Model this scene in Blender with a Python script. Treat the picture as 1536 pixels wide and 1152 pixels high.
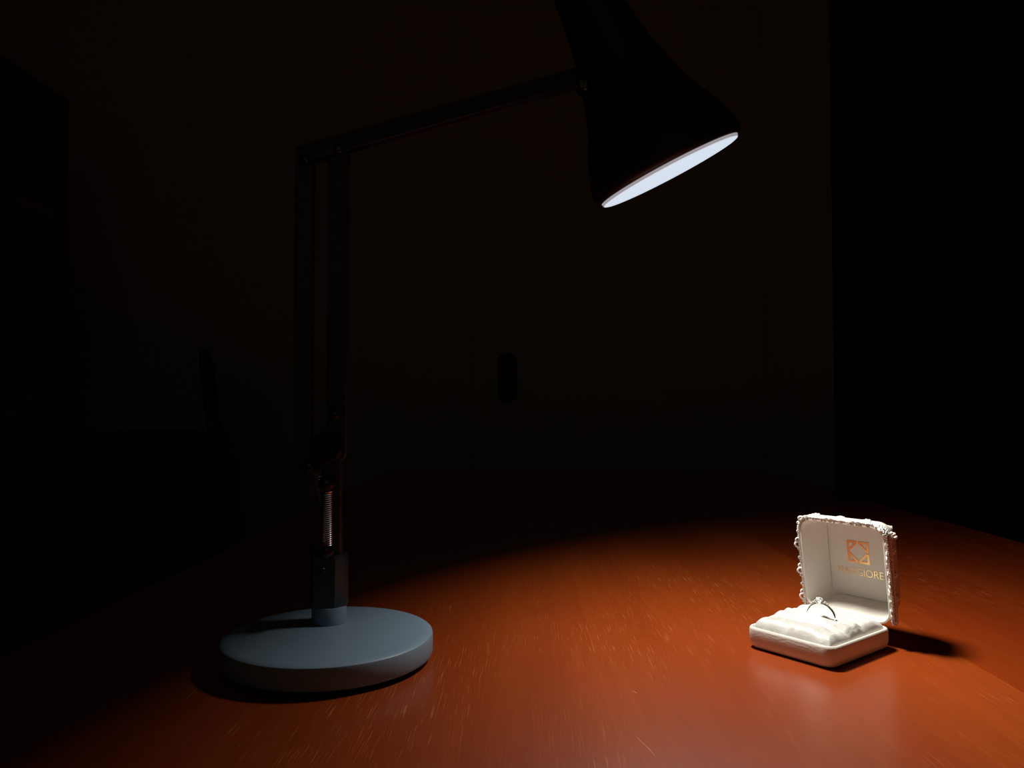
import bpy, math, random
from mathutils import Vector, Matrix, Euler
R = math.radians
random.seed(7)
SC = bpy.context.scene
for o in list(bpy.data.objects):
    bpy.data.objects.remove(o)
COL = SC.collection
T0 = 0.75                                   # height of the table top above the floor

# ------------------------------------------------------------------ camera, world, exposure
cam_d = bpy.data.cameras.new('camera')
cam = bpy.data.objects.new('camera', cam_d)
COL.objects.link(cam)
cam_d.sensor_width = 36.0
cam_d.lens = 27.02
cam_d.clip_start = 0.01
cam.location = (0, 0, T0 + 0.145)
cam.rotation_euler = (R(90 + 1.689), 0, 0)
SC.camera = cam
W = bpy.data.worlds.new('night'); SC.world = W
W.use_nodes = True
W.node_tree.nodes['Background'].inputs[0].default_value = (0, 0, 0, 1)
W.node_tree.nodes['Background'].inputs[1].default_value = 0.0
SC.view_settings.view_transform = 'Standard'
SC.view_settings.look = 'None'
SC.view_settings.exposure = 0.0
SC.view_settings.gamma = 1.0
SC.view_settings.use_curve_mapping = False
LAMP_WATTS = 1.47
LAMP_SPREAD = R(144)
FILL_GLOW = .055                                 # fill glow of an added window behind the camera, lifts the back wall
LAMP_COLOUR = (1.0, 0.97, 0.89)

# ------------------------------------------------------------------ materials
def mat(name, col, rough=.5, metal=0., spec=.5, sheen=0., coat=0., bump=None, emit=None, vary=None, trans=0., ior=None):
    m = bpy.data.materials.new(name); m.use_nodes = True
    nt = m.node_tree; N = nt.nodes; L = nt.links
    b = N['Principled BSDF']
    b.inputs['Base Color'].default_value = (*col, 1)
    b.inputs['Roughness'].default_value = rough
    b.inputs['Metallic'].default_value = metal
    b.inputs['Specular IOR Level'].default_value = spec
    b.inputs['Sheen Weight'].default_value = sheen
    b.inputs['Coat Weight'].default_value = coat
    b.inputs['Transmission Weight'].default_value = trans
    if ior: b.inputs['IOR'].default_value = ior
    if emit:
        b.inputs['Emission Color'].default_value = (*emit[0], 1)
        b.inputs['Emission Strength'].default_value = emit[1]
    tc = N.new('ShaderNodeTexCoord')
    if bump:                                 # (scale xyz, strength, distance)
        mp = N.new('ShaderNodeMapping'); mp.inputs['Scale'].default_value = bump[0]
        nz = N.new('ShaderNodeTexNoise'); nz.inputs['Scale'].default_value = 1; nz.inputs['Detail'].default_value = 3
        bp = N.new('ShaderNodeBump'); bp.inputs['Strength'].default_value = bump[1]; bp.inputs['Distance'].default_value = bump[2]
        L.new(tc.outputs['Object'], mp.inputs[0]); L.new(mp.outputs[0], nz.inputs['Vector'])
        L.new(nz.outputs['Fac'], bp.inputs['Height']); L.new(bp.outputs[0], b.inputs['Normal'])
    if vary:                                 # (second colour, scale xyz)
        mp = N.new('ShaderNodeMapping'); mp.inputs['Scale'].default_value = vary[1]
        nz = N.new('ShaderNodeTexNoise'); nz.inputs['Scale'].default_value = 1; nz.inputs['Detail'].default_value = 4
        mx = N.new('ShaderNodeMix'); mx.data_type = 'RGBA'
        mx.inputs['A'].default_value = (*col, 1); mx.inputs['B'].default_value = (*vary[0], 1)
        L.new(tc.outputs['Object'], mp.inputs[0]); L.new(mp.outputs[0], nz.inputs['Vector'])
        L.new(nz.outputs['Fac'], mx.inputs['Factor']); L.new(mx.outputs['Result'], b.inputs['Base Color'])
    return m

def table_wood():
    m = bpy.data.materials.new('cherry_veneer'); m.use_nodes = True
    nt = m.node_tree; N = nt.nodes; L = nt.links
    b = N['Principled BSDF']
    tc = N.new('ShaderNodeTexCoord')
    def noise(scale, detail=3, rough=.5, loc=(0, 0, 0), warp=None):
        mp = N.new('ShaderNodeMapping'); mp.inputs['Scale'].default_value = scale; mp.inputs['Location'].default_value = loc
        nz = N.new('ShaderNodeTexNoise'); nz.inputs['Scale'].default_value = 1
        nz.inputs['Detail'].default_value = detail; nz.inputs['Roughness'].default_value = rough
        L.new(tc.outputs['Object'], mp.inputs[0]); L.new(mp.outputs[0], nz.inputs['Vector'])
        return nz.outputs['Fac']
    def ramp(src, stops):
        r = N.new('ShaderNodeValToRGB'); e = r.color_ramp.elements
        while len(e) < len(stops): e.new(.5)
        for k, (p, c) in enumerate(stops):
            e[k].position = p; e[k].color = (*c, 1) if len(c) == 3 else c
        L.new(src, r.inputs[0]); return r.outputs['Color']
    def mix(kind, fac, a, b_):
        x = N.new('ShaderNodeMix'); x.data_type = 'RGBA'; x.blend_type = kind
        for sock, v in (('Factor', fac), ('A', a), ('B', b_)):
            if isinstance(v, (int, float)): x.inputs[sock].default_value = v
            elif isinstance(v, tuple): x.inputs[sock].default_value = v
            else: L.new(v, x.inputs[sock])
        return x.outputs['Result']
    # broad figure of the wood, running along the table
    figure = ramp(noise((9, 1.6, 1), 4, .55), [(.3, (.246, .036, .0040)), (.52, (.290, .044, .0050)), (.72, (.330, .054, .0064))])
    streak = ramp(noise((120, 5, 1), 4, .6, (3, 1, 0)), [(.3, (.94, .925, .91)), (.7, (1.05, 1.05, 1.05))])
    c = mix('MULTIPLY', 1.0, figure, streak)
    oi = N.new('ShaderNodeObjectInfo')       # each veneer leaf has its own tint
    c = mix('MULTIPLY', 1.0, c, oi.outputs['Color'])
    # pores and fine wear, their glints painted in as short pale dashes along the grain
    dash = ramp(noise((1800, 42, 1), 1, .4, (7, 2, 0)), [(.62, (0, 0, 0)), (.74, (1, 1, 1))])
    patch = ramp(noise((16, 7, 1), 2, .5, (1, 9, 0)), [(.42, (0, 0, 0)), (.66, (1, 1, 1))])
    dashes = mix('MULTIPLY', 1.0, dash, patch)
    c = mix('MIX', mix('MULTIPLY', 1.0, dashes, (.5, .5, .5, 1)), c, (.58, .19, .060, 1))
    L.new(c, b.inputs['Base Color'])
    rr = ramp(noise((14, 11, 1), 4, .6, (4, 4, 0)), [(.3, (.42, .42, .42)), (.7, (.50, .50, .50))])
    L.new(rr, b.inputs['Roughness'])
    b.inputs['Specular IOR Level'].default_value = .08
    b.inputs['Coat Weight'].default_value = 1.0; b.inputs['Coat IOR'].default_value = 1.48; b.inputs['Coat Roughness'].default_value = .28
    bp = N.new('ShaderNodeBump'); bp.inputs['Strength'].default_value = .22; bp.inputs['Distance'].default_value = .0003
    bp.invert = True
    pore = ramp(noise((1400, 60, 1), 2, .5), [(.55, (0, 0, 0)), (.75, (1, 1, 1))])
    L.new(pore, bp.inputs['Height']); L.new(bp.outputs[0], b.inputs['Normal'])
    return m

M = dict(
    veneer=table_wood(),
    table_dark=mat('cherry_solid', (.13, .028, .007), .4, vary=((.2, .045, .01), (12, 12, 60))),
    scratch=mat('bare_wood', (.72, .42, .22), .7, vary=((.6, .32, .15), (900, 900, 900))),
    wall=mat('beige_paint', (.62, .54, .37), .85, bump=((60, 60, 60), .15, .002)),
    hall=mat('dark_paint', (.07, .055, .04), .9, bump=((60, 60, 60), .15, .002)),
    ceil=mat('white_ceiling', (.6, .57, .52), .9, bump=((50, 50, 50), .1, .002)),
    night=mat('wall_fill_glow', (.02, .02, .02), .2, emit=((.9, 1., .60), FILL_GLOW)),  # made-up fill light for the back wall, carried by the added window
    floor=mat('floor_wood', (.07, .03, .014), .5, vary=((.11, .05, .022), (3, 30, 3))),
    door=mat('door_paint', (.59, .51, .35), .6, bump=((8, 90, 8), .1, .001)),
    dark_wood=mat('dark_stained_wood', (.022, .012, .008), .45, vary=((.035, .018, .011), (6, 6, 40))),
    pale_wood=mat('pale_shelf_edge', (.30, .22, .14), .6, vary=((.36, .27, .18), (8, 40, 8))),
    brass=mat('darkened_bronze', (.03, .022, .014), .4, metal=.8),
    slate=mat('slate_blue_lit_paint', (.225, .312, .405), .42, spec=.45, bump=((1800, 1800, 1800), .12, .0002)),  # lamp paint in a lightened, lit tone for base and collar
    slate_shaded=mat('slate_shaded_paint', (.013, .016, .020), .42, spec=.45, bump=((1800, 1800, 1800), .08, .0002)),  # same lamp paint, darkness of the unlit parts put into the colour
    rubber=mat('black_rubber', (.01, .01, .01), .8),
    black_gloss=mat('black_knob', (.012, .012, .013), .12, spec=.6, bump=((900, 900, 900), .02, .0001)),
    chrome=mat('steel', (.55, .52, .50), .22, metal=1., bump=((900, 900, 900), .02, .0001)),
    spring=mat('spring_steel', (.85, .78, .72), .30, metal=1., bump=((900, 900, 900), .02, .0001)),
    diffuser=mat('lit_diffuser', (.5, .5, .5), .5, emit=((.73, .87, 1.0), .84)),
    diffuser_edge=mat('diffuser_edge', (.5, .5, .5), .5, emit=((.98, .93, 1.0), .30)),
    satin=mat('pearl_leatherette', (.74, .69, .61), .42, spec=.5, bump=((260, 900, 900), .25, .0006)),
    lining=mat('white_lining', (.78, .74, .67), .55, sheen=.2, bump=((1500, 1500, 1500), .10, .0002)),
    cushion=mat('white_satin', (.62, .60, .56), .42, sheen=.25, bump=((420, 420, 420), .30, .0007)),
    ribbed=mat('ribbed_satin', (.52, .50, .47), .45, sheen=.25, bump=((2600, 500, 500), .55, .0006)),
    lace=mat('white_lace_cord', (.86, .84, .80), .6, sheen=.2, bump=((3000, 3000, 3000), .3, .0003)),
    gold=mat('gold_foil', (1.0, .79, .38), .30, metal=1., bump=((2500, 2500, 2500), .08, .0001)),
    silver=mat('polished_silver', (.95, .95, .95), .14, metal=1., bump=((1500, 1500, 1500), .01, .0001)),
    gem=mat('clear_gem', (1, 1, 1), .03, trans=.6, ior=2.0, vary=((.98, .99, 1), (10, 10, 10))),
)

# ------------------------------------------------------------------ mesh building
class MB:
    def __init__(s): s.v = []; s.f = []
    def add(s, vs, fs, mtx=None):
        n = len(s.v)
        s.v += [tuple(mtx @ Vector(p)) if mtx else tuple(p) for p in vs]
        s.f += [tuple(n + k for k in f) for f in fs]
        return s
    def box(s, x0, x1, y0, y1, z0, z1, mtx=None):
        vs = [(x, y, z) for z in (z0, z1) for y in (y0, y1) for x in (x0, x1)]
        return s.add(vs, [(0, 2, 3, 1), (4, 5, 7, 6), (0, 1, 5, 4), (2, 6, 7, 3), (0, 4, 6, 2), (1, 3, 7, 5)], mtx)
    def loft(s, rings, cap0=True, cap1=True, mtx=None, closed=True):
        n = len(rings[0]); vs = [p for r in rings for p in r]; fs = []
        for i in range(len(rings) - 1):
            for j in range(n if closed else n - 1):
                a, b = i * n + j, i * n + (j + 1) % n
                fs.append((a, b, b + n, a + n))
        if cap0: fs.append(tuple(reversed(range(n))))
        if cap1: fs.append(tuple((len(rings) - 1) * n + j for j in range(n)))
        return s.add(vs, fs, mtx)
    def lathe(s, prof, n=48, mtx=None, cap0=True, cap1=True):
        rings = [[(r * math.cos(2 * math.pi * j / n), r * math.sin(2 * math.pi * j / n), z) for j in range(n)] for r, z in prof]
        return s.loft(rings, cap0, cap1, mtx)
    def prism(s, poly, z0, z1, mtx=None):
        return s.loft([[(x, y, z0) for x, y in poly], [(x, y, z1) for x, y in poly]], mtx=mtx)
    def tube(s, pts, r, n=6, closed=False, mtx=None):
        pts = [Vector(p) for p in pts]; rings = []; up = None
        k = len(pts)
        for i, p in enumerate(pts):
            a = pts[(i - 1) % k] if (closed or i) else p
            b = pts[(i + 1) % k] if (closed or i < k - 1) else p
            t = (b - a).normalized()
            if up is None:
                up = t.orthogonal().normalized()
            up = (up - t * up.dot(t)).normalized()
            q = t.cross(up); rad = r[i] if isinstance(r, (list, tuple)) else r
            rings.append([tuple(p + (up * math.cos(2 * math.pi * j / n) + q * math.sin(2 * math.pi * j / n)) * rad) for j in range(n)])
        if closed: rings.append(rings[0]); return s.loft(rings, False, False, mtx)
        return s.loft(rings, mtx=mtx)
    def ball(s, c, r, n=8, m=6, sc=(1, 1, 1), mtx=None):
        rings = []
        for i in range(1, m):
            a = math.pi * i / m
            rings.append([(c[0] + sc[0] * r * math.sin(a) * math.cos(2 * math.pi * j / n), c[1] + sc[1] * r * math.sin(a) * math.sin(2 * math.pi * j / n), c[2] - sc[2] * r * math.cos(a)) for j in range(n)])
        k = len(rings); base = [p for q in rings for p in q]
        fs = []
        for i in range(k - 1):
            for j in range(n):
                a, b = i * n + j, i * n + (j + 1) % n
                fs.append((a, b, b + n, a + n))
        base += [(c[0], c[1], c[2] - sc[2] * r), (c[0], c[1], c[2] + sc[2] * r)]
        for j in range(n):
            fs.append((k * n, (j + 1) % n, j)); fs.append((k * n + 1, (k - 1) * n + j, (k - 1) * n + (j + 1) % n))
        return s.add(base, fs, mtx)
    def mesh(s, name, m, smooth=35):
        me = bpy.data.meshes.new(name); me.from_pydata(s.v, [], s.f); me.update()
        me.materials.append(m)
        if smooth:
            me.polygons.foreach_set('use_smooth', [True] * len(me.polygons))
            me.set_sharp_from_angle(angle=R(smooth))
        return me
    def build(s, name, m, parent=None, smooth=35, bevel=0):
        o = bpy.data.objects.new(name, s.mesh(name, m, smooth)); COL.objects.link(o)
        if parent: o.parent = parent
        if bevel:
            b = o.modifiers.new('bevel', 'BEVEL'); b.width = bevel; b.segments = 2; b.limit_method = 'ANGLE'; b.angle_limit = R(40)
        return o

def thing(name, label, cat, loc, rotz=0, group=None):
    o = bpy.data.objects.new(name, None); COL.objects.link(o)
    o.empty_display_size = .05
    o.location = loc; o.rotation_euler = (0, 0, rotz)
    o['label'] = label; o['category'] = cat
    if group: o['group'] = group
    return o
def struct(o, label):
    o['kind'] = 'structure'; o['label'] = label
    return o
def copy_part(src, parent, mtx):
    c = src.copy(); COL.objects.link(c); c.parent = parent; c.matrix_local = mtx
    return c
def rr(w, d, r, n=6, cx=0, cy=0):            # rounded rectangle, counter-clockwise
    pts = []
    for sx, sy, a0 in ((1, -1, -90), (1, 1, 0), (-1, 1, 90), (-1, -1, 180)):
        for k in range(n + 1):
            a = R(a0 + 90 * k / n)
            pts.append((cx + sx * (w / 2 - r) + r * math.cos(a), cy + sy * (d / 2 - r) + r * math.sin(a)))
    return pts
def ydir(c, z0=0):                           # places a lathe so that its axis runs towards -y (to the viewer's side)
    return Matrix.Translation(c) @ Matrix.Rotation(R(90), 4, 'X')

# ------------------------------------------------------------------ room
struct(MB().box(-1.46, 2.7, -1.6, 4.6, -.1, 0).build('floor', M['floor'], smooth=0), 'dark wooden floor under the table, lost in the dark')
struct(MB().box(-1.46, 2.7, -1.6, 4.6, 2.5, 2.6).build('ceiling', M['ceil'], smooth=0), 'pale ceiling of the dark room')
struct(MB().box(-1.46, -1.36, -1.6, 4.6, 0, 2.5).build('wall_left', M['wall'], smooth=0), 'dim side wall carrying the dark shelf cabinet')
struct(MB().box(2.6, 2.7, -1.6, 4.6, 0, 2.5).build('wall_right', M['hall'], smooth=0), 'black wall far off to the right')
wf = MB()
wf.box(-1.36, -.7, -1.6, -1.5, 0, 2.5); wf.box(.7, 2.6, -1.6, -1.5, 0, 2.5); wf.box(-.7, .7, -1.6, -1.5, 0, .9); wf.box(-.7, .7, -1.6, -1.5, 2.1, 2.5)
struct(wf.build('wall_front', M['hall'], smooth=0), 'dark wall behind the camera')
wn = MB()
for x0, x1, z0, z1 in ((-.7, -.64, .9, 2.1), (.64, .7, .9, 2.1), (-.64, .64, .9, .96), (-.64, .64, 2.04, 2.1), (-.03, .03, .96, 2.04)):
    wn.box(x0, x1, -1.58, -1.51, z0, z1)
wn = struct(wn.build('fill_window_1', M['door'], smooth=0), 'added window behind the camera, glowing faintly to fill the back wall')
for x0, x1 in ((-.64, -.03), (.03, .64)):
    MB().box(x0, x1, -1.555, -1.549, .96, 2.04).build('fill_pane', M['night'], wn, smooth=0)
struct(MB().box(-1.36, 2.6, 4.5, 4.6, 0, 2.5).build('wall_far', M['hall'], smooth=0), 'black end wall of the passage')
wb = MB()
wb.box(-1.36, -.145, 2.3, 2.42, 0, 2.5); wb.box(.785, .964, 2.3, 2.42, 0, 2.5); wb.box(-.145, .785, 2.3, 2.42, 2.13, 2.5)
wb = struct(wb.build('wall_back', M['wall'], smooth=0), 'dim brown back wall behind the lamp, ending at the black passage')
for k, (x0, x1) in enumerate(((-1.36, -.215), (.855, .964))):
    struct(MB().box(x0, x1, 2.285, 2.3, 0, .08).build('baseboard_back', M['door'], smooth=0), 'painted skirting along the back wall')
door = MB().box(-.113, .753, 2.301, 2.34, .005, 2.10).build('door_1', M['door'], smooth=0)
struct(door, 'flush brown door behind the lamp arm with a dark handle plate')
fr = MB()
fr.box(-.145, -.1136, 2.299, 2.42, 0, 2.13); fr.box(.7536, .785, 2.299, 2.42, 0, 2.13); fr.box(-.1136, .7536, 2.299, 2.42, 2.1006, 2.13)
fr.box(-.205, -.145, 2.297, 2.3, 0, 2.19); fr.box(.785, .845, 2.297, 2.3, 0, 2.19); fr.box(-.145, .785, 2.297, 2.3, 2.13, 2.19)
struct(fr.build('trim_1', M['door'], smooth=0), 'flat door surround around the brown door')
pl = rr(.058, .150, .029, 6, -.014, .982)
hp = MB().loft([[(x, 2.3015, z) for x, z in pl], [(x, 2.2945, z) for x, z in pl], [(-.014 + (x + .014) * .9, 2.293, .982 + (z - .982) * .96) for x, z in pl]]).build('handle_plate', M['brass'], door)
MB().lathe([(.010, 0), (.009, .022), (.012, .030), (.021, .038), (.023, .046), (.019, .054), (.008, .057)], 28, ydir((-.014, 2.2935, 1.012))).build('door_knob', M['brass'], door)

# ------------------------------------------------------------------ dining table (veneer leaves run away from the camera)
tbl = thing('dining_table', 'red-brown cherry dining table carrying the lamp and the ring box', 'table', (0, 0, 0), R(-1.2))
Y0, Y1 = -.22, 1.745
seams = [-.306, -.175, .038, .251, .464, .526]
tints = [(.95, .93, .9, 1), (.97, .955, .94, 1), (1.0, 1.0, 1.0, 1), (.80, .66, .56, 1), (.85, .72, .62, 1)]
for k in range(5):
    x0, x1 = seams[k] + .000004, seams[k + 1] - .000004
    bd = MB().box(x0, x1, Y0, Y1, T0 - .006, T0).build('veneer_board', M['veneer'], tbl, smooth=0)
    bd.color = tints[k]
top = rr(.832, Y1 - Y0, .012, 4, (seams[0] + seams[-1]) / 2, (Y0 + Y1) / 2)
def sc_(p, i): return [(x + (i if x < .1 else -i), y + (i if y < .7 else -i)) for x, y in p]
MB().loft([[(x, y, T0 - .034) for x, y in sc_(top, .012)], [(x, y, T0 - .026) for x, y in sc_(top, .002)], [(x, y, T0 - .0061) for x, y in sc_(top, .0004)]]).build('tabletop_core', M['table_dark'], tbl)
for pts in (((.0604, .3980), (.0622, .3962), (.0635, .3921)), ((.0546, .3430), (.0561, .3363), (.0581, .3298), (.0596, .3224))):
    ca, sa = math.cos(R(1.2)), math.sin(R(1.2))
    MB().tube([(x * ca - y * sa, x * sa + y * ca, T0 + .00002) for x, y in pts], [.00004] + [.00016] * (len(pts) - 2) + [.00004], 5).build('scratch', M['scratch'], tbl)
ap = [(-.25, .47, -.165, -.145), (-.25, .47, 1.67, 1.69), (-.25, -.23, -.145, 1.67), (.45, .47, -.145, 1.67)]
for x0, x1, y0, y1 in ap:
    MB().box(x0, x1, y0, y1, T0 - .12, T0 - .0341).build('apron', M['table_dark'], tbl, smooth=0)
for x in (-.245, .415):
    for y in (-.16, 1.635):
        c = (x + .025, y + .025)
        MB().loft([[(a, b, z) for a, b in rr(w, w, .006, 3, *c)] for z, w in ((0, .034), (.02, .036), (T0 - .13, .058), (T0 - .121, .058))]).build('leg', M['table_dark'], tbl)

# ------------------------------------------------------------------ desk lamp
BX, BY = -.1048, .4445                       # centre of the round foot
LY = .467 - BY                               # the plane of stem and arms
lamp = thing('desk_lamp', 'dark slate articulated desk lamp with bell shade shining on the ring box', 'desk lamp', (BX, BY, T0))
SWING = .18                                  # stem, arms and shade are swung a little away from the viewer
EYE = Vector((-BX, -BY, .145))
def L_(x, z, y=0.):
    k = 1 + SWING * (x + .1088) / .467 / (1 - SWING * x / .467)
    p = EYE + (Vector((x - BX, LY, z)) - EYE) * k
    return p + Vector((0, y, 0))
MB().lathe([(.0535, 0), (.0545, .0004), (.0545, .0018), (.053, .0022)], 64).build('base_pad', M['rubber'], lamp)
base = MB().lathe([(.053, .0022), (.0568, .0024), (.0586, .0033), (.0592, .005), (.0592, .0136), (.0588, .0148), (.0578, .0155), (.054, .0156)], 96)
base.build('base', M['slate'], lamp)
MB().lathe([(.0103, .0156), (.0103, .0250), (.0100, .0256)], 40, Matrix.Translation(L_(-.1102, 0))).build('collar', M['slate'], lamp)
plan = [(-.1195, -.0065), (-.1178, -.0092), (-.1048, -.0092), (-.0998, -.0042), (-.0993, -.003), (-.0993, .003), (-.1048, .0092), (-.1178, .0092), (-.1195, .0065)]
def ringz(z, s=1.): return [tuple(L_(-.1098 + (x + .1098) * s, z, y * s)) for x, y in plan]
br = MB().loft([ringz(.0256, .97), ringz(.0262), ringz(.0548), ringz(.0566, .93)])
br.build('bracket', M['slate_shaded'], lamp)
st = [[tuple(L_(-.1088 + x, z, y)) for x, y in rr(.0125, .0075, .0015, 3)] for z in (.0560, .1205)]
MB().loft(st).build('stem', M['slate_shaded'], lamp)
def flat_bar(x, z0, z1, w, t):               # rounded-end upright bar
    poly = []
    for k in range(13): a = R(180 + 180 * k / 12); poly.append((x + w / 2 * math.cos(a), z0 + w / 2 + w / 2 * math.sin(a)))
    for k in range(13): a = R(180 * k / 12); poly.append((x + w / 2 * math.cos(a), z1 - w / 2 + w / 2 * math.sin(a)))
    e = .0006; cz = (z0 + z1) / 2
    def ring(y, i): return [tuple(L_(x + (px - x) * (1 - i / w * 2), cz + (pz - cz) * (1 - i / (z1 - z0) * 2), y)) for px, pz in poly]
    return MB().loft([ring(t / 2, e), ring(t / 2 - e, 0), ring(-t / 2 + e, 0), ring(-t / 2, e)])
flat_bar(-.1057, .1115, .3062, .0117, .0068).build('lower_arm', M['slate_shaded'], lamp)
flat_bar(-.1265, .1025, .3002, .0109, .0052).build('parallel_link', M['slate_shaded'], lamp)
# upper arm, a channel that closes over the two uprights at the elbow
ua_o = L_(-.0524, .3201)
ua_x = (L_(.0131, .339) - ua_o).normalized(); ua_y = Vector((-ua_x.y, ua_x.x, 0)).normalized(); ua_z = ua_x.cross(ua_y)
UA = Matrix.Translation(ua_o) @ Matrix((ua_x, ua_y, ua_z)).transposed().to_4x4()
ua0, ua1 = -(L_(-.1308, .2976) - ua_o).length, (L_(.0422, .3475) - ua_o).length
MB().box(ua0 + .043, ua1, -.00438, .00438, -.0051, -.0041, UA).build('upper_arm_underside', M['slate_shaded'], lamp)
for nm, y0, y1, z0, z1 in (('upper_arm', -.0058, .0058, .0036, .0052), ('upper_arm_cheek', -.0058, -.0044, -.0052, .0036), ('upper_arm_cheek', .0044, .0058, -.0052, .0036)):
    MB().box(ua0, ua1, y0, y1, z0, z1, UA).build(nm, M['slate_shaded'], lamp, bevel=.0004)
def pin(name, x, z, r, y0, y1, m, dome=.0012, n=20):
    return MB().lathe([(r * .9, 0), (r, .0004), (r, y0 - y1 - dome), (r * .85, y0 - y1 - dome * .35), (r * .45, y0 - y1)], n, ydir(L_(x, z, y0))).build(name, m, lamp)
pin('elbow_screw', -.1257, .2949, .0030, .0066, -.0078, M['black_gloss'])
pin('elbow_screw', -.1057, .3011, .0030, .0066, -.0078, M['black_gloss'])
pin('bracket_screw', -.1123, .0481, .0022, -.0085, -.0104, M['black_gloss'], .0008)
pin('arm_knob', -.1064, .1405, .0040, .0060, -.0090, M['black_gloss'], .003)
pin('link_knob', -.1216, .1091, .0042, .0070, -.0090, M['black_gloss'], .003)
pin('spring_knob', -.1098, .0994, .0046, .0060, -.0150, M['black_gloss'], .003)
pin('spring_knob', -.1093, .0597, .0042, -.0030, -.0150, M['black_gloss'], .003)
pin('spring_knob', -.1216, .0585, .0034, .0150, -.0020, M['black_gloss'], .003)
# knurled hinge wheel
kn = []
NT = 40
for r0, z in ((.0078, 0), (.0096, .0006), (.0096, .0052), (.0080, .0060)):
    kn.append([((r0 + (.0004 if j % 2 and r0 > .009 else 0)) * math.cos(2 * math.pi * j / (2 * NT)), (r0 + (.0004 if j % 2 and r0 > .009 else 0)) * math.sin(2 * math.pi * j / (2 * NT)), z) for j in range(2 * NT)])
MB().loft(kn, mtx=ydir(L_(-.1104, .1208, -.0038))).build('hinge_wheel', M['black_gloss'], lamp, smooth=20)
MB().lathe([(.0085, 0), (.0085, .004), (.006, .005)], 32, Matrix.Translation(L_(-.1104, .1208, .0036)) @ Matrix.Rotation(R(-90), 4, 'X')).build('hinge_cap', M['black_gloss'], lamp)
def spring(a, b, r, turns, wire):
    a, b = Vector(a), Vector(b); ax = (b - a); n = ax.normalized(); u = n.orthogonal().normalized(); v = n.cross(u)
    pts = []
    N = turns * 12
    for k in range(N + 1):
        t = k / N; h = 2 * math.pi * turns * t
        pts.append(a + ax * t + (u * math.cos(h) + v * math.sin(h)) * r)
    return MB().tube(pts, wire, 5)
spring(L_(-.1096, .0955, -.0100), L_(-.1093, .0630, -.0100), .0030, 26, .00042).build('spring', M['spring'], lamp)
spring(L_(-.1203, .1050, .0085), L_(-.1120, .0640, .0110), .0030, 26, .00042).build('spring', M['spring'], lamp)
MB().tube([L_(-.1096, .0985, -.0100), L_(-.1094, .0600, -.0100)], .0009, 6).build('spring_rod', M['black_gloss'], lamp)

# shade: bell of revolution about the tilted lamp axis
AX = Vector((.4455, .090, -.890)).normalized()
DC = L_(.0964, .2881)
zax = -AX; xax = Vector((0, 1, 0)).cross(zax).normalized(); yax = zax.cross(xax)
SK = (DC - EYE).y / .467
SH = Matrix.Translation(DC) @ Matrix((xax, yax, zax)).transposed().to_4x4() @ Matrix.Scale(SK, 4)
prof = [(.0449, .0016), (.0466, .0022), (.0478, .0036), (.0482, .0055), (.0482, .008), (.0474, .0112), (.0455, .0165), (.0436, .0222), (.0415, .0275), (.0393, .0324), (.0350, .0405),
        (.0312, .0515), (.0277, .0632), (.0247, .0745), (.0223, .0863), (.0206, .0975), (.0190, .110), (.0177, .1243), (.0168, .140), (.0162, .156), (.0158, .170), (.0150, .1745), (.0128, .178), (.007, .180)]
MB().lathe(prof, 72, SH, cap0=False).build('shade', M['slate_shaded'], lamp)
inner = [(.0449, .0016), (.0442, .0030), (.0440, .0060)]
MB().lathe(inner, 72, SH, cap0=False, cap1=True).build('shade_inside', M['lining'], lamp)
MB().lathe([(.0444, .0028), (.0445, .0024), (.0445, .0004), (.0441, .0)], 72, SH, cap0=False, cap1=False).build('diffuser_rim', M['diffuser_edge'], lamp)
MB().lathe([(.0441, .0), (.0432, -.0003), (.030, -.0004), (.010, -.00045)], 72, SH, cap0=False, cap1=True).build('diffuser', M['diffuser'], lamp)
# joint between arm and shade
MB().tube([L_(.0395, .3445), L_(.0445, .3430), L_(.0500, .3405), L_(.0560, .3370)], [.0046, .0044, .0042, .0040], 14).build('shade_joint', M['slate_shaded'], lamp)
MB().lathe([(.0056, 0), (.0060, .0005), (.0060, .0105), (.0050, .0120), (.0025, .0126)], 24, ydir(L_(.0448, .3425, .0055))).build('joint_knuckle', M['black_gloss'], lamp)
MB().tube([L_(.0462, .3350, -.002), L_(.0472, .3325, -.003), L_(.0486, .3300, -.002), L_(.0505, .3290, 0)], .0011, 8).build('joint_clip', M['chrome'], lamp)
# the LED behind the diffuser
ld = bpy.data.lights.new('led_light', 'AREA'); ld.shape = 'DISK'; ld.size = .056
ld.energy = LAMP_WATTS; ld.color = LAMP_COLOUR; ld.spread = LAMP_SPREAD
lo = bpy.data.objects.new('led_light', ld); COL.objects.link(lo); lo.parent = lamp
BEAM = Vector((.475, -.250, -.845)).normalized()
bz = -BEAM; bx = Vector((0, 1, 0)).cross(bz).normalized(); by = bz.cross(bx)
lo.matrix_local = Matrix.Translation(DC + AX * .0062) @ Matrix((bx, by, bz)).transposed().to_4x4()

# ------------------------------------------------------------------ ring box
BW, BD = .0566, .0666
box = thing('ring_box', 'small open white ring box with lace-edged lid on the table', 'ring box', (.1845, .467, T0), R(-52.2))
def loop(w, d, r, z, n=7): return [(x, y, z) for x, y in rr(w, d, r, n)]
MB().loft([loop(BW - .009, BD - .009, .0035, .0003), loop(BW - .0045, BD - .0045, .005, .0007), loop(BW - .0016, BD - .0016, .006, .0022), loop(BW, BD, .0065, .0050),
           loop(BW, BD, .0065, .0112), loop(BW - .0006, BD - .0006, .0062, .0121), loop(BW - .0016, BD - .0016, .0058, .0126), loop(BW - .0032, BD - .0032, .005, .0126),
           loop(BW - .0040, BD - .0040, .0046, .0120), loop(BW - .0050, BD - .0050, .004, .0085)]).build('box_base', M['satin'], box)
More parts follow.
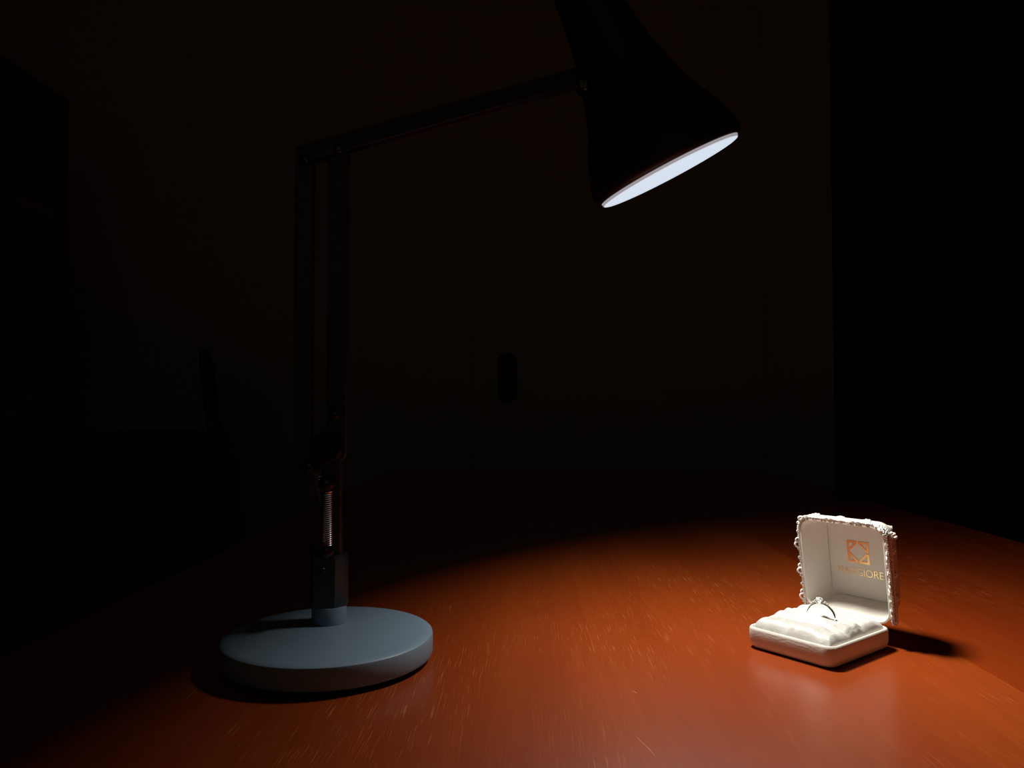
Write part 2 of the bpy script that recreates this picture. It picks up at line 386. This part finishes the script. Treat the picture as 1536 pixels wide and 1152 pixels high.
# satin cushion: puffs with creases where they meet
lobes = [(-.016, .020, .0175, .0125, .0162), (.004, .021, .0180, .0125, .0160), (.020, .018, .0120, .0150, .0150),
         (-.017, -.003, .0150, .0175, .0168), (.004, .0055, .0150, .0080, .0172), (.003, -.0065, .0165, .0085, .0176),
         (.019, .000, .0120, .0130, .0156), (-.014, -.021, .0170, .0120, .0155), (.006, -.020, .0150, .0125, .0160), (.020, -.019, .0110, .0135, .0146)]
def cush(x, y):
    hs = []
    for cx, cy, a, b, h in lobes:
        q = ((x - cx) / (a * 1.28)) ** 2 + ((y - cy) / (b * 1.28)) ** 2
        hs.append(.0085 + (h - .0085) * (math.sqrt(max(0, 1 - q)) if q < 1 else 0))
    m = max(hs)
    k = 2200.
    s_ = sum(math.exp(k * (h - m)) for h in hs)
    z = m + math.log(s_) / k + .0024
    e = min((.0252 - abs(x)) / .0045, (.0302 - abs(y)) / .0045, 1)
    e = max(e, 0); e = math.sqrt(1 - (1 - e) ** 2)
    wr = .00045 * math.sin(420 * x + 260 * y + 2.5 * math.sin(180 * y)) * math.sin(230 * y - 160 * x + 1.3) + .00022 * math.sin(760 * (x * .5 - y) + 4 * math.sin(210 * x))
    return .0095 + (z - .0095 + wr) * e
NX, NY = 76, 92
vs, fs = [], []
for j in range(NY + 1):
    for i in range(NX + 1):
        x = -.0252 + .0504 * i / NX; y = -.0302 + .0604 * j / NY
        vs.append((x, y, cush(x, y)))
for j in range(NY):
    for i in range(NX):
        a = j * (NX + 1) + i; fs.append((a, a + 1, a + NX + 2, a + NX + 1))
c_ = MB().add(vs, fs); c_.build('cushion', M['cushion'], box, smooth=180)
def patch(x0, x1, y0, y1, ny, nx, name, m, up):     # a strip of ribbed satin lying over the puffs
    vs, fs = [], []
    for j in range(ny + 1):
        for i in range(nx + 1):
            s_, t = i / nx, j / ny
            x = x0[0] + (x1[0] - x0[0]) * s_ + (x0[1] - x0[0]) * t * (1 - s_) + (x1[1] - x1[0]) * t * s_
            y = y0 + (y1 - y0) * t + .002 * math.sin(math.pi * s_)
            e = min(s_, 1 - s_, t, 1 - t) * 6
            vs.append((x, y, cush(x, y) + up * min(1, e) - .0002))
    for j in range(ny):
        for i in range(nx):
            a = j * (nx + 1) + i; fs.append((a, a + 1, a + nx + 2, a + nx + 1))
    return MB().add(vs, fs).build(name, m, box, smooth=180)
patch((-.022, -.021), (.0235, .0235), -.0275, -.0175, 12, 60, 'ribbed_trim', M['ribbed'], .0006)
patch((.0130, .0150), (.0235, .0235), -.0120, .0080, 22, 14, 'ribbed_trim', M['ribbed'], .0006)

# lid, in its own leaning frame: u along the hinge, v up the lid, w back into it
DL = R(8)
LID = Matrix.Translation((0, BD / 2, .0128)) @ Matrix(((1, 0, 0), (0, -math.sin(DL), math.cos(DL)), (0, math.cos(DL), math.sin(DL)))).to_4x4()
LH = .0610
def lloop(w, h, r, wd, cy=None, n=8): return [(x, y, wd) for x, y in rr(w, h, r, n, 0, LH / 2 if cy is None else cy)]
MB().loft([lloop(BW - .0026, LH - .0026, .0075, .0000), lloop(BW - .0008, LH - .0008, .0084, .0001), lloop(BW, LH, .0088, .0008), lloop(BW, LH, .0088, .0055), lloop(BW - .0016, LH - .0014, .0090, .0110),
           lloop(BW - .0045, LH - .0036, .0095, .0165), lloop(BW - .0085, LH - .007, .0105, .0215), lloop(BW - .0140, LH - .012, .011, .0255), lloop(BW - .022, LH - .020, .011, .0280), lloop(BW - .032, LH - .030, .010, .0286)],
          cap0=False, mtx=LID).build('lid', M['satin'], box)
MB().loft([lloop(BW - .0026, LH - .0026, .0075, .0000), lloop(BW - .0032, LH - .0032, .007, .0003), lloop(BW - .0040, LH - .0040, .0066, .0014), lloop(BW - .0048, LH - .0050, .006, .0040), lloop(BW - .0128, LH - .0105, .0030, .0226)],
          cap0=False, cap1=False, mtx=LID).build('lid_lining', M['lining'], box)
# padded back panel with a gently swelling face
vs, fs = [], []
pw, ph, n = BW - .0128, LH - .0105, 24
for j in range(n + 1):
    for i in range(n + 1):
        s_, t = 2 * i / n - 1, 2 * j / n - 1
        b_ = 1 - max(abs(s_), abs(t)) ** 6
        vs.append((s_ * pw / 2 * .995, LH / 2 + t * ph / 2 * .995, .0228 - .0009 * b_ ))
for j in range(n):
    for i in range(n):
        a = j * (n + 1) + i; fs.append((a + n + 1, a + n + 2, a + 1, a))
MB().add(vs, fs, LID).build('lid_panel', M['lining'], box, smooth=180)
PW = .0219 - .0001
# gold emblem: four hollow corner pieces round an open diamond
EU, EV, ES = -.0012, .0357, .0145
em = MB()
outer = [(0, 0), (1, 0), (1, .26), (.26, 1), (0, 1)]
inn = [(.22, .22), (.76, .22), (.22, .76)]
inn5 = [(.20, .20), (.76, .20), (.72, .26), (.26, .72), (.20, .76)]
q = ES / 2 - .0004
def corner(sx, sy):
    P = lambda a, b: (EU + sx * (ES / 2 - a * q), EV + sy * (ES / 2 - b * q))
    rings = []
    for pl_, w in ((inn5, PW), (outer, PW), (outer, PW - .0002), (inn5, PW - .0002), (inn5, PW)):
        rings.append([(*P(a, b), w) for a, b in pl_])
    if sx * sy < 0: rings = rings[::-1]
    return MB().loft(rings, False, False, LID)
for sx in (-1, 1):
    for sy in (1, -1):
        corner(sx, sy).build('emblem_corner', M['gold'], box, smooth=0)
fc = bpy.data.curves.new('lettering', 'FONT'); fc.body = 'MAGGIORE'; fc.size = .0058; fc.align_x = 'CENTER'; fc.extrude = .00008; fc.offset = -.00010
fo = bpy.data.objects.new('lettering', fc)
COL.objects.link(fo); bpy.context.view_layer.update()
dg = bpy.context.evaluated_depsgraph_get()
tm = bpy.data.meshes.new_from_object(fo.evaluated_get(dg)); bpy.data.objects.remove(fo)
tm.name = 'lettering'; tm.materials.clear(); tm.materials.append(M['gold'])
xs = [v.co.x for v in tm.vertices]; wd = max(xs) - min(xs)
ys = [v.co.y for v in tm.vertices]; hd = max(ys) - min(ys)
tm.transform(LID @ Matrix.Translation((EU, .0202, PW - .0001)) @ Matrix.Diagonal((.0305 / wd, .0047 / hd, -1, 1)))
tm.flip_normals()
lt = bpy.data.objects.new('lettering', tm); COL.objects.link(lt); lt.parent = box
lt['label'] = 'gold lettering reading MAGGIORE'

# lace edging: path up one side of the lid, across the top and down the other
full = rr(BW, LH, .0088, 8, 0, LH / 2)
path = [Vector((x, y, 0)) for x, y in full]
side = [Vector((BW / 2, .001, 0))] + path[9:27] + [Vector((-BW / 2, .001, 0))]
def along(poly, step):
    out = []; acc = 0; prev = poly[0]; nxt = 0
    for p in poly[1:]:
        seg = (p - prev).length; d = (p - prev).normalized()
        while nxt <= acc + seg:
            out.append((prev + d * (nxt - acc), d)); nxt += step
        acc += seg; prev = p
    return out
def cord(off, wpos, rad, amp, freq, ph):
    pts = []
    for k, (p, d) in enumerate(along(side, .0006)):
        nrm = Vector((d.y, -d.x, 0)); t = k * .0006 * freq + ph
        pts.append(p + nrm * (off + amp * math.cos(t)) + Vector((0, 0, wpos + amp * math.sin(t))))
    return MB().tube(pts, rad, 5, mtx=LID)
cord(.0008, .0008, .00062, .0005, 2600, 0).build('lace_cord', M['lace'], box)
cord(.0008, .0008, .00062, .0005, 2600, math.pi).build('lace_cord', M['lace'], box)
cord(.0007, .0046, .00060, .0005, 2600, 1).build('lace_cord', M['lace'], box)
cord(.0007, .0046, .00060, .0005, 2600, 1 + math.pi).build('lace_cord', M['lace'], box)
web = MB()
for k, (p, d) in enumerate(along(side, .0017)):
    nrm = Vector((d.y, -d.x, 0))
    a = p + nrm * .0007; s1 = d * (.0012 if k % 2 else -.0012)
    web.tube([a - s1 + Vector((0, 0, .0008)), a + nrm * .0003 + Vector((0, 0, .0027)), a + s1 + Vector((0, 0, .0046))], .0004, 4, mtx=LID)
web = web.build('lace_web', M['lace'], box); web['kind'] = 'stuff'
# scalloped loops standing out from the edge, in pairs
lp = MB()
circ = [(.0016 * math.cos(2 * math.pi * k / 12), .0016 * math.sin(2 * math.pi * k / 12), 0) for k in range(12)]
lp.tube(circ, .00060, 5, closed=True)
lmesh = lp.mesh('lace_loop', M['lace'])
for k, (p, d) in enumerate(along(side, .0029)):
    if k % 6 in (0, 4): continue
    nrm = Vector((d.y, -d.x, 0))
    size = (1.0, .95, 1.1, .7, .9, .62)[k % 6] * random.uniform(.92, 1.06)
    upright = abs(d.y) > .5
    right = p.x > .02
    out = (.0002 if right else .0014) if upright else .0008
    tip = random.uniform(-.9, -.5) if upright and not right else random.uniform(-2.5, -1.2)
    X = d; Yv = (nrm + Vector((0, 0, tip))).normalized(); Z = X.cross(Yv)
    m = LID @ Matrix.Translation(p + nrm * out * size + Vector((0, 0, random.uniform(-.0006, .0006)))) @ Matrix((X, Yv, Z)).transposed().to_4x4() @ Matrix.Scale(size, 4)
    o = bpy.data.objects.new('lace_loop', lmesh); COL.objects.link(o); o.parent = box; o.matrix_local = m
# rosettes of beads
ro = MB(); ro.ball((0, 0, .0008), .0011)
for k in range(6): a = R(60 * k); ro.ball((.0019 * math.cos(a), .0019 * math.sin(a), .0004), .0010, 7, 5)
rm = ro.mesh('lace_rosette', M['lace'])
spots = [(-.0165, 1, .0030), (.0005, 1, .0030), (.0170, 1, .0032), (-.5, 0, .0), ]
def place(mesh, name, pos, nrm, s=1., spin=0):
    nrm = Vector(nrm).normalized(); X = Vector((0, 0, 1)) - nrm * nrm.z; X.normalize(); Yv = nrm.cross(X)
    o = bpy.data.objects.new(name, mesh); COL.objects.link(o); o.parent = box
    o.matrix_local = LID @ Matrix.Translation(pos) @ Matrix((X, Yv, nrm)).transposed().to_4x4() @ Matrix.Rotation(spin, 4, 'Z') @ Matrix.Scale(s, 4)
for u in (-.0175, -.001, .0160): place(rm, 'lace_rosette', (u, LH + .0009, .0036), (0, 1, 0), 1., u * 90)
for v in (.0155, .0300, .0450):
    place(rm, 'lace_rosette', (BW / 2 + .0004, v, .0078), (1, 0, .1), .8, v * 60)
    place(rm, 'lace_rosette', (-BW / 2 - .0004, v, .0078), (-1, 0, .1), .8, v * 60)
bead = MB().ball((0, 0, .0007), .0012, 10, 7).mesh('lace_bead', M['lace'])
for u, v, w, s in ((BW / 2 + .0004, .0545, .0085, 1.1), (BW / 2 - .0002, .0518, .0120, .95), (BW / 2 + .0006, .0560, .0060, .8)):
    place(bead, 'lace_bead', (u, v, w), (1, .2, .1), s)

# ------------------------------------------------------------------ ring standing in the cushion
RB = Matrix.Translation((.1845, .467, T0)) @ Matrix.Rotation(R(-52.2), 4, 'Z')
rp = RB @ Vector((.0022, -.0004, .0190))
ring = thing('solitaire_ring', 'silver solitaire ring with clear stone standing in the white satin cushion', 'ring', rp, R(-52.2 + 12))
ring.rotation_euler = (R(4), R(-6), R(-52.2 + 12))
RM = .0080
pts, rad = [], []
bandr = []
NB = 64
for k in range(NB):
    a = 2 * math.pi * k / NB
    s_ = math.sin(a)                          # +1 at the crown
    wy = .0012 - .0003 * max(0, s_) ** 2; th = .00062
    c = Vector((math.cos(a) * RM, 0, math.sin(a) * RM)); nn = Vector((math.cos(a), 0, math.sin(a)))
    sec = []
    for q_ in range(10):
        b_ = 2 * math.pi * q_ / 10
        sec.append(tuple(c + nn * th * math.cos(b_) * (1 if math.cos(b_) > 0 else .7) + Vector((0, wy * math.sin(b_), 0))))
    bandr.append(sec)
bandr.append(bandr[0])
MB().loft(bandr, False, False).build('band', M['silver'], ring, smooth=60)
CZ = RM + .0022
MB().lathe([(.0009, -.0023), (.0011, -.0016), (.0016, -.0004), (.0014, -.0003), (.0008, -.0016)], 20, Matrix.Translation((0, 0, CZ)), cap1=False).build('setting', M['silver'], ring)
g = []
for r_, z_, tw in ((.0001, -.0017, 0), (.0024, .0002, 0), (.0025, .0004, .2), (.0022, .0008, 0), (.0014, .0012, .2)):
    g.append([(r_ * math.cos(2 * math.pi * (j + tw) / 16), r_ * math.sin(2 * math.pi * (j + tw) / 16), z_) for j in range(16)])
MB().loft(g, mtx=Matrix.Translation((0, 0, CZ))).build('stone', M['gem'], ring, smooth=0)
for k in range(4):
    a = R(45 + 90 * k); ca, sa = math.cos(a), math.sin(a)
    MB().tube([(ca * .0009, sa * .0009, CZ - .0023), (ca * .0022, sa * .0022, CZ - .0003), (ca * .0026, sa * .0026, CZ + .0008), (ca * .0021, sa * .0021, CZ + .0013)], [.0004, .00036, .00036, .0003], 6).build('prong', M['silver'], ring)
for s_ in (-1, 1):
    for dx, dz, r_ in ((.0034, -.0018, .0009), (.0048, -.0027, .0007)):
        MB().ball((s_ * dx, 0, CZ + dz + .0002), r_, 8, 5).build('side_stone', M['gem'], ring, smooth=0)

# ------------------------------------------------------------------ furniture lost in the dark
ch = thing('dining_chair', 'dark wooden dining chair standing beyond the far left corner of the table', 'chair', (-.72, 1.93, 0), R(21))
# local x = forward (towards the table), y = across
for s_ in (-1, 1):
    rg = []
    for z, x, w in ((0, .035, .030), (.2, .015, .034), (.45, .0, .038), (.75, -.012, .034), (1.005, -.045, .028), (1.022, -.047, .018)):
        rg.append([(x + a, s_ * .195 + b, z) for a, b in rr(w, w, .006, 3)])
    MB().loft(rg).build('back_post', M['dark_wood'], ch)
    MB().loft([[(.40 + a, s_ * .185 + b, z) for a, b in rr(w, w, .006, 3)] for z, w in ((0, .026), (.43, .036))]).build('front_leg', M['dark_wood'], ch)
    MB().box(.02, .39, s_ * .19 - .01, s_ * .19 + .01, .385, .43).build('seat_rail', M['dark_wood'], ch, smooth=0)
    MB().box(.02, .39, s_ * .188 - .008, s_ * .188 + .008, .16, .18).build('stretcher', M['dark_wood'], ch, smooth=0)
for z, h in ((.56, .04), (.68, .04), (.80, .04), (.925, .07)):
    x = -.002 - .043 * max(0, (z - .7) / .3)
    MB().box(x - .009, x + .009, -.178, .178, z, z + h).build('back_slat', M['dark_wood'], ch, smooth=0, bevel=.003)
st_ = [[(.215 + a, b, z) for a, b in rr(w, d, .03, 4)] for z, w, d in ((.431, .42, .40), (.436, .43, .41), (.455, .43, .41), (.462, .41, .39))]
MB().loft(st_).build('seat', M['dark_wood'], ch)

sb = thing('sideboard', 'low dark sideboard against the back wall left of the dining chair', 'sideboard', (-1.10, 2.08, 0))
MB().box(-.24, .24, -.185, .19, .12, .795).build('carcass', M['dark_wood'], sb, smooth=0)
MB().box(-.255, .255, -.205, .20, .796, .825).build('sideboard_top', M['dark_wood'], sb, smooth=0, bevel=.004)
for s_ in (-1, 1):
    d_ = MB().box(min(s_ * .004, s_ * .232), max(s_ * .004, s_ * .232), -.204, -.186, .14, .60).build('door', M['dark_wood'], sb, smooth=0, bevel=.003)
    MB().ball((s_ * .04, -.214, .42), .011, 10, 7).build('knob', M['brass'], d_)
    w_ = MB().box(min(s_ * .004, s_ * .232), max(s_ * .004, s_ * .232), -.204, -.186, .615, .78).build('drawer', M['dark_wood'], sb, smooth=0, bevel=.003)
    MB().ball((s_ * .118, -.214, .70), .011, 10, 7).build('knob', M['brass'], w_)
    for y in (-.15, .15):
        MB().loft([[(s_ * .21 + a, y + b, z) for a, b in rr(w, w, .005, 3)] for z, w in ((0, .03), (.1195, .045))]).build('leg', M['dark_wood'], sb)

wc = thing('wall_cabinet', 'dark wall-hung shelf cabinet on the left side wall with one pale shelf', 'cabinet', (-1.36, .9, T0 + .176))
# local: x from wall out, y along the wall, z up
CH, CL, CD = .692, .90, .31
MB().box(0, .012, .018, CL - .018, .018, CH - .018).build('back_panel', M['dark_wood'], wc, smooth=0)
for y0, y1 in ((0, .018), (CL - .018, CL)):
    MB().box(0, CD, y0, y1, 0, CH).build('side_panel', M['dark_wood'], wc, smooth=0)
MB().box(.012, CD, CL - .20, CL - .182, .018, CH - .018).build('divider', M['dark_wood'], wc, smooth=0)
for z in (0, CH - .018):
    MB().box(0, CD, .0181, CL - .0181, z, z + .018).build('end_panel', M['dark_wood'], wc, smooth=0)
for y0, y1 in ((.0182, CL - .2002), (CL - .1818, CL - .0182)):
    sh = MB().box(.012, CD - .02, y0, y1, .405, .430).build('shelf', M['pale_wood'], wc, smooth=0)
    sh['label'] = 'pale wooden shelf'
